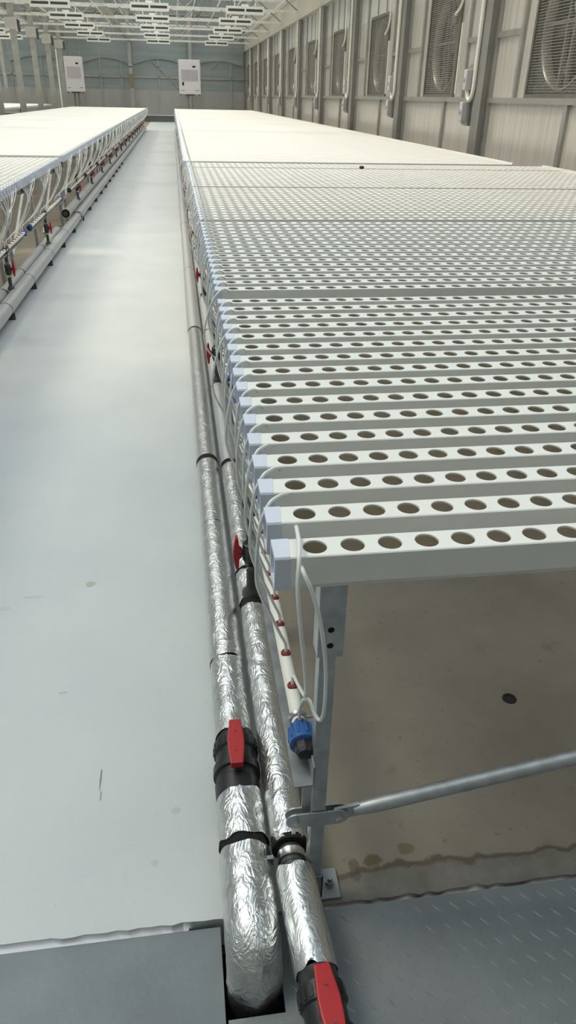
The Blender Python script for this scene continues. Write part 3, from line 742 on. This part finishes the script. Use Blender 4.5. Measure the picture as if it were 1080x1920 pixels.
# fans
def fan(label, loc):
    t = thing('exhaust_fan', label, 'fan', loc, 0, 'exhaust fans in the wall'); h = FW/2
    b = MB()   # housing, open to the room (-x)
    b.add([(0,-h,-h),(0,h,-h),(0,h,h),(0,-h,h),(.42,-h,-h),(.42,h,-h),(.42,h,h),(.42,-h,h)], [(0,1,5,4),(1,2,6,5),(2,3,7,6),(3,0,4,7)])
    b.box(-.03,.012,-h-.12,-h,-h-.05,h+.05); b.box(-.03,.012,h,h+.05,-h-.05,h+.05); b.box(-.03,.012,-h,h,h,h+.05); b.box(-.03,.012,-h,h,-h-.05,-h)
    b.obj('housing', M['fan_house'], t, fixn=False)
    b = MB(); b.box(.41,.43,-h,h,-h,h)
    for k in range(11):
        z = -h+.03+k*.12; b.add([(.40,-h,z),(.40,h,z),(.34,h,z+.10),(.34,-h,z+.10)], [(0,1,2,3)])
    b.obj('louver', M['fan_dark'], t, fixn=False)
    b = MB(); n = 64; vs = []
    for k in range(n):
        a = 2*PI*k/n; c_, s_ = math.cos(a), math.sin(a); q_ = h/max(abs(c_), abs(s_))
        vs += [(.055,q_*c_,q_*s_),(.055,.60*c_,.60*s_)]
    b.add(vs, [(2*k,2*((k+1)%n),2*((k+1)%n)+1,2*k+1) for k in range(n)]); b.obj('venturi_plate', M['fan_house'], t, fixn=False)
    b = MB(); n = 48; vs = []
    for k in range(n):
        a = 2*PI*k/n
        for (x, r) in ((.045,.615),(.04,.60),(.06,.585),(.15,.575)): vs.append((x, r*math.cos(a), r*math.sin(a)))
    b.add(vs, [(k*4+m_,((k+1)%n)*4+m_,((k+1)%n)*4+m_+1,k*4+m_+1) for k in range(n) for m_ in range(3)]); b.obj('shroud', M['shroud'], t, smooth=True, fixn=False)
    b = MB()
    for k in range(6):
        a0 = 2*PI*k/6
        vs = []
        for (r, w_, tw) in ((.10,.10,.5),(.30,.16,.4),(.55,.20,.3)):
            for s_ in (-1,1):
                for xo in (0,.004):
                    a = a0+s_*w_/r/2 if r > .2 else a0+s_*.4
                    vs.append((.20+s_*tw*.10+xo, r*math.cos(a), r*math.sin(a)))
        b.add(vs, [(0,2,6,4),(4,6,10,8),(1,5,7,3),(5,9,11,7),(0,4,5,1),(4,8,9,5),(2,3,7,6),(6,7,11,10),(8,10,11,9)])
    b.lathe((.15,0,0),(1,0,0),[(0,.05),(.02,.11),(.10,.11),(.11,.05)],20); b.obj('fan_blades', M['fan_blade'], t, fixn=False)
    b = MB(); b.bar((.08,.07,-h),(.08,.07,h),.035); b.bar((.08,-.10,-h),(.08,-.10,h),.035); b.bar((.08,-h,.03),(.08,h,.03),.03); b.obj('strut', M['frame'], t)
    b = MB(); b.lathe((.05,-.22,.34),(1,0,0),[(0,.06),(.01,.085),(.14,.085),(.15,.06)],18); b.bar((.06,-.22,.34),(.09,0,0),.02,.012); b.obj('motor', M['galv'], t, smooth=True)
    return t
def wire_guard(parent):
    h = FW/2; b = MB(); n = 46
    for k in range(n+1):
        q = -h+FW*k/n; b.bar((-.012,q,-h),(-.012,q,h),.0032); b.bar((-.016,-h,q),(-.016,h,q),.0042)
    return b.mesh('wire_guard', M['mesh'], fixn=False)
yf = [c+2.06 for c in BAY[:-1]]
f0 = fan('large exhaust fan behind wire mesh, first along the metal wall from the camera end', (WALL, yf[1], (FZ0+FZ1)/2))
WG = wire_guard(None); link('wire_guard', WG, f0)
f0.location.y = yf[0]; f0['label'] = 'large square exhaust fan behind wire mesh, first along the metal wall from its open end'
for k in range(1, len(yf)): dup(f0, (WALL, yf[k], (FZ0+FZ1)/2), 0, 'large square exhaust fan behind wire mesh, %s along the metal wall from its open end' % nth(k+1))
# conduits and isolator boxes on every column
def jconduit(label, loc):
    t = thing('power_conduit', label, 'conduit', loc, 0, 'hooked white conduits on the columns')
    b = MB(); pts = [(0,.02,3.40),(0,.02,1.52)]+[(0,.02+.11-.11*math.cos(a),1.52-.16*math.sin(a)) for a in [PI*k/10 for k in range(1,10)]]+[(0,.24,1.50),(0,.24,1.545)]
    b.tube(pts, .027, 10); b.obj('conduit', M['conduit'], t, smooth=True)
    for z in (1.58, 2.25, 2.9): MB().lathe((0,.02,z),(0,0,1),[(0,.029),(.03,.029)],12).obj('pipe_clip', M['conduit'], t)
    return t
def isolator(label, loc):
    t = thing('switch_box', label, 'switch box', loc, 0, 'grey switch boxes on the columns')
    b = MB(); b.box(-.085,0,-.06,.06,-.12,.12); b.obj('enclosure', M['box_grey'], t, bevel=.012)
    b = MB(); b.lathe((-.085,0,.01),(-1,0,0),[(0,.04),(.012,.038),(.014,.03)],18); b.bar((-.105,0,-.025),(-.105,0,.045),.014,.016); b.obj('rotary_switch', M['box_grey'], t, smooth=True)
    MB().lathe((-.04,0,-.12),(0,0,-1),[(0,.02),(.03,.018)],12).obj('cable_gland', M['white_metal'], t)
    return t
def fan_cable(label, loc):
    t = thing('fan_conduit', label, 'conduit', loc, 0, 'curved white conduits above the fans')
    P = [(0,0,3.40),(0,0,2.75),(0,.02,2.62),(0,.12,2.50),(.0,.30,2.42)]
    MB().tube(spline(P, 5), .017, 8).obj('conduit', M['conduit'], t, smooth=True)
    MB().tube([(0,-.06,2.3),(0,-.06,1.44)], .015, 8).obj('drop_conduit', M['conduit'], t, smooth=True)
    return t
J0 = S0 = T0 = C0 = None
idx = 0
for k, c in enumerate(BAY[1:]):
    n_ = nth(k+1)
    a = 'hooked white conduit on the %s column along the fan wall' % n_
    s1 = 'grey switch box above the hook of conduit on the %s fan-wall column' % n_
    s2 = 'grey switch box under the hook of conduit on the %s fan-wall column' % n_
    l1, l2, l3 = (WALL-.15, c+.10, 0), (WALL-.125, c+.34, 1.60), (WALL-.125, c+.36, 1.22)
    # a backing strip holds the boxes beside the column
    b = MB(); b.box(WALL-.125, WALL-.04, c+.26, c+.44, 1.05, 1.78); struct(b.obj('trim_box_backing', M['frame']))
    if J0 is None:
        J0 = jconduit(a, l1); S0 = isolator(s1, l2); T0 = dup(S0, l3, 0, s2)
    else:
        dup(J0, l1, 0, a); dup(S0, l2, 0, s1); dup(S0, l3, 0, s2)
for k, c in enumerate(BAY[:-1]):
    lab = 'curved white conduit entering the %s fan along the metal wall' % nth(k+1); l = (WALL-.06, c+2.06-FW/2-.26, 0)
    if C0 is None: C0 = fan_cable(lab, l)
    else: dup(C0, l, 0, lab)

# ------------------------------------------------------------------ end wall
b = MB(); b.box(-15, WALL+.05, END, END+.05, 1.52, 7.2); struct(b.obj('wall_end', M['film']))
b = MB(); b.box(-15, WALL+.05, END, END+.05, .32, 1.52); struct(b.obj('wall_end', M['film_low']))
b = MB(); b.box(-15, WALL, END-.08, END+.05, 0, .28); struct(b.obj('baseboard_end', M['baseboard']))
b = MB(); b.box(-15, WALL, END-.10, END+.0, .28, .34); struct(b.obj('trim_base_cap', M['base_trim']))
b = MB()
for x in (-13.1,-11.4,-9.9,-8.4,-6.8,-4.75,-3.75,-2.65,-.66,1.62,3.3): b.box(x-.03,x+.03,END-.05,END,.34,7.0)
for z in (2.12,3.86,5.0,6.0): b.box(-15,WALL,END-.05,END,z-.03,z+.03)
b.bar((-1.0,END-.03,2.9),(.9,END-.03,1.2),.04); b.bar((2.2,END-.03,2.6),(3.9,END-.03,3.9),.04)
struct(b.obj('trim_end_wall', M['post']))
# curtain folds at the top of the film
for x0, x1 in ((-4.7,-2.2),(-2.0,.9),(1.2,4.0),(-8.4,-5.4)):
    b = MB(); nx, nz = 40, 10; vs = []
    for i in range(nx+1):
        for j in range(nz+1):
            s_ = i/nx; z = 3.80-1.1*(j/nz)*(1-.25*math.sin(PI*s_)); vs.append((x0+(x1-x0)*s_, END-.058-.008*math.sin(s_*9+2.5*math.sin(PI*s_)*(j/nz))*(j/nz)-.008*math.sin(6*j/nz+4*abs(s_-.5)), z))
    b.add(vs, [(i*(nz+1)+j,(i+1)*(nz+1)+j,(i+1)*(nz+1)+j+1,i*(nz+1)+j+1) for i in range(nx) for j in range(nz)])
    if x0 == -4.7: nm = 'above the white unit by the posts'
    elif x0 == -2.0: nm = 'between the end wall columns'
    elif x0 == 1.2: nm = 'next to the fan wall corner'
    else: nm = 'beyond the line of posts'
    o = tag(b.obj('curtain', M['film'], smooth=True, fixn=False), 'blue-grey plastic film swag on the end wall %s' % nm, 'curtain', 'film swags on the end wall')
    for p_ in o.data.polygons: p_.use_smooth = True
def endpost(x, label, wrap=False):
    t = thing('support_post', label, 'post', (x,END-.42,0), 0, 'steel posts')
    b = MB(); b.box(-.09,.09,-.09,.09,0,5.5); b.obj('shaft', M['post'], t)
    b = MB(); b.box(-.10,.10,-.10,.10,2.55,2.60); b.obj('collar', M['grey_black'], t)
    if wrap:
        b = MB(); b.box(-.10,.10,-.10,.10,1.60,2.25); o = b.obj('wrap', M['brown_wrap'], t); o['label'] = 'olive-brown wrapped length'
    return t
endpost(-2.12, 'steel post with olive-brown wrapped length against the end wall', True)
endpost(1.08, 'steel post behind the white unit on the fan-wall side')
# line of posts
def post(label, y):
    t = thing('support_post', label, 'post', (-5.27,y,0), 0, 'steel posts')
    b = MB(); b.box(-.10,.10,-.06,.06,0,5.5); b.obj('shaft', M['post'], t)
    b = MB(); b.box(-.20,.20,-.20,.20,3.16,3.50); bx = b.obj('bracket_box', M['galv_light'], t, bevel=.02)
    b = MB(); b.box(.20,.24,-.16,.16,3.10,3.44); b.obj('bracket_plate', M['grey_black'], bx)
    return t
p0 = None
for k, y in enumerate((22.6,26.6,30.6,34.6,38.6,42.6)):
    lab = 'tall steel post with bracket box, %s of the row standing beyond the table' % nth(k+1)
    if p0 is None: p0 = post(lab, y)
    else: dup(p0, (-5.27,y,0), 0, lab)
b = MB(); b.box(-.08,.08,-.05,.05,1.45,4.2); b.bar((0,0,4.2),(.1,0,6),.1); t = tag(b.obj('hanging_duct', M['post']), 'short steel channel hanging before the end wall by the post row', 'steel channel'); t.location = (-7.9, 42, 0)
b = MB(); b.tube([(0,0,0),(0,0,3.0)], .035, 10); t = tag(b.obj('conduit_pipe', M['conduit'], smooth=True), 'white upright conduit beside the white unit by the posts', 'conduit'); t.location = (-5.05, 39.4, 0)
# third table beyond the posts
b = MB(); b.box(-9.6,-5.75,14,41,ZT-.06,ZT); tt = thing('growing_table', 'distant white growing table beyond the row of steel posts', 'table')
b.obj('table_top', M['pvc'], tt)
for y in (16,22,28,34,40):
    for x in (-9.3,-6.0): MB().box(x-.02,x+.02,y-.02,y+.02,0,ZT-.06).obj('leg', M['galv'], tt)

# ------------------------------------------------------------------ white climate units on stands
def unit(label, loc, wd, rz=0):
    t = thing('dehumidifier', label, 'climate unit', loc, rz, 'white climate units'); h = 1.40; z0 = 1.36; hw = wd/2
    b = MB(); b.box(-hw,hw,0,.42,z0,z0+h); b.obj('cabinet', M['white_metal'], t, bevel=.02)
    b = MB(); n = 13; gw = wd*.78
    b.box(-gw/2,gw/2,-.006,.004,z0+.55,z0+1.0)
    g = b.obj('grille', M['grille'], t)
    b = MB()
    for k in range(n+1): x = -gw/2+gw*k/n; b.box(x-.012,x+.012,-.018,-.004,z0+.54,z0+1.01)
    b.obj('grille_bars', M['white_metal'], g)
    MB().box(hw*.28,hw*.58,-.012,.004,z0+1.10,z0+1.16).obj('display', M['display'], t)
    MB().box(hw*.5,hw*.85,-.008,.004,z0+.15,z0+.19).obj('nameplate', M['grille'], t)
    MB().box(-hw*.85,-hw*.5,-.008,.004,z0+.15,z0+.18).obj('nameplate', M['grille'], t)
    for x in (-.09,.09): MB().box(x-.05,x+.05,.15,.25,0,z0).obj('stand_leg', M['col'], t)
    b = MB(); b.box(-.2,.2,.02,.40,z0-.05,z0); b.obj('stand_top', M['grey_black'], t)
    for x in (-hw+.06,hw-.06): MB().box(x-.03,x+.03,.05,.12,z0-.05,z0).obj('foot', M['grey_black'], t)
    return t
u2 = unit('white climate unit with grey grille in front of the fan-wall side post', (.875,40,0), 1.0)
MB().box(-.36,-.28,-.012,.004,1.72,1.86).obj('outlet', M['display'], u2)
unit('white climate unit with grey grille beside the row of bracketed posts', (-4.43,40,0), .80)

# ------------------------------------------------------------------ roof: trusses, lamps, glass
TY = [14.66+4*k for k in range(8)]
def truss(label, y):
    t = thing('roof_truss', label, 'truss', (0,y,0), 0, 'roof trusses'); zb, zt = 3.62, 4.25; xa, xb = -13.5, WALL-.14
    MB().box(xa,xb,-.05,.05,zb-.035,zb+.035).obj('bottom_chord', M['truss'], t); MB().box(xa,xb,-.05,.05,zt-.035,zt+.035).obj('top_chord', M['truss'], t)
    n = 20; dx = (xb-xa)/n
    for k in range(n):
        z0, z1 = (zb, zt) if k % 2 == 0 else (zt, zb)
        MB().tube([(xa+k*dx,0,z0),(xa+(k+1)*dx,0,z1)], .02, 6).obj('web', M['web'], t)
    return t
t0 = None
for k, y in enumerate(TY):
    lab = 'zigzag steel roof truss, %s before the end wall' % nth(len(TY)-k)
    if t0 is None: t0 = truss(lab, y)
    else: dup(t0, (0,y,0), 0, lab)
b = MB()
for x in (-11,-9,-7,-3.9,-2.8,-1.2,.4,1.9,3.2): b.tube([(x,10,4.30),(x,END,4.30)], .03, 8)
struct(b.obj('ceiling_purlins', M['truss']))
b = MB()
for x in (-12.5,-10.2,-8.3,-6.6,-4.4,-3.3,-1.75,-.4,.9,2.4,3.5): b.tube([(x,10,3.95+.12*math.sin(x*3)),(x,END,3.95+.12*math.sin(x*3))], .016, 6)
struct(b.obj('ceiling_screen_wires', M['conduit']))
for x, lab in ((-2.12, 'long dark roof beam running to the olive-wrapped post'), (-5.47, 'long grey roof beam along the tops of the post row')):
    b = MB(); b.box(x-.07,x+.07,10,END-.55,3.72,3.95); o = b.obj('roof_beam', M['col']); tag(o, lab, 'beam', 'roof beams')
def lamp(label, loc):
    t = thing('ceiling_lamp', label, 'lamp', loc, 0, 'hanging greenhouse lamps')
    b = MB()
    for (x0,x1,z0,z1) in ((-.54,.54,-.11,-.05),(-.54,.54,.015,.08),(-.54,-.495,-.05,.015),(.495,.54,-.05,.015),(-.025,.025,-.05,.015)): b.box(x0,x1,-.10,.10,z0,z1)
    b.obj('lamp_housing', M['lamp'], t)
    for s_ in (-1,1): MB().box(s_*.26-.235,s_*.26+.235,-.094,.06,-.05,.015).obj('light_bar', M['lamp_slot'], t)
    for x in (-.3,.3): MB().tube([(x,0,.06),(x,0,.20)], .012, 6).obj('hanger', M['lamp'], t)
    MB().box(-.10,.10,-.05,.05,.06,.13).obj('driver_box', M['lamp'], t)
    return t
l0 = None
cols = ((2.22,'fan-wall row'),(-.50,'walkway row'),(-3.24,'post-side row'),(-7.2,'row beyond the posts'))
for x, nm in cols:
    for k, y in enumerate((21.0,25.2,28.9,32.8,36.9,40.9)):
        lab = 'white slotted lamp under the roof truss, %s of the %s' % (nth(k+1), nm)
        if l0 is None: l0 = lamp(lab, (x,y,3.50))
        else: dup(l0, (x,y,3.50), 0, lab)
# roof glazing
b = MB()
for x0, xm, x1 in ((-15,-10.2,-5.27),(-5.27,-.55,WALL+.1)):
    b.add([(x0,-1,5.6),(xm,-1,7.2),(x1,-1,5.6),(x0,END+.1,5.6),(xm,END+.1,7.2),(x1,END+.1,5.6)], [(0,1,4,3),(1,2,5,4)])
struct(b.obj('ceiling', M['glass'], fixn=False))
b = MB(); b.box(WALL-.02,WALL+.06,-1,END,4.1,5.6); struct(b.obj('wall_right', M['panel_up']))

b = MB(); b.box(-15.1,-15,-1.0,END,0,5.6); struct(b.obj('wall_left', M['film']))
b = MB(); b.box(-15,WALL+.05,-1.1,-1.0,-.3,7.2); struct(b.obj('wall_near', M['film_low']))
b = MB(); b.box(-14.9,4.0,-.95,4.6,4.60,4.61); struct(b.obj('ceiling_added_shade', M['shade_sheet'], fixn=False))  # unseen sheet added under the roof to shade the near area
# ------------------------------------------------------------------ light
W = bpy.data.worlds.new('World'); S.world = W; W.use_nodes = True
bg = W.node_tree.nodes['Background']; bg.inputs[0].default_value = (.93, .97, 1.0, 1); bg.inputs[1].default_value = 1.5
sun = bpy.data.lights.new('Sun', 'SUN'); sun.energy = 1.85; sun.angle = math.radians(18); sun.color = (1, .85, .60)
so = bpy.data.objects.new('Sun', sun); COL.objects.link(so)
so.rotation_euler = Vector((.5, -.2, -1.0)).to_track_quat('-Z', 'Y').to_euler()

# ------------------------------------------------------------------ camera
R = [[0.9902177825071827, -0.13808189238279794, 0.020053284083741293], [-0.051687922684837746, -0.4965049488363006, -0.8664936205360018], [0.12960363364923094, 0.8569808788864823, -0.498785195618182]]
cd = bpy.data.cameras.new('Camera'); cam = bpy.data.objects.new('Camera', cd); COL.objects.link(cam)
rt, dn, fw = (Vector(r) for r in R)
m3 = Matrix((rt, -dn, -fw)).transposed()
cam.matrix_world = Matrix.Translation((0,0,1.35)) @ m3.to_4x4()
cd.sensor_fit = 'VERTICAL'; cd.sensor_height = 36; cd.lens = 1352.2/1920*36; cd.clip_start = .02; cd.clip_end = 200
S.camera = cam
S.view_settings.view_transform = 'Standard'; S.view_settings.look = 'None'; S.view_settings.gamma = 1; S.view_settings.use_curve_mapping = False
S.view_settings.exposure = .48
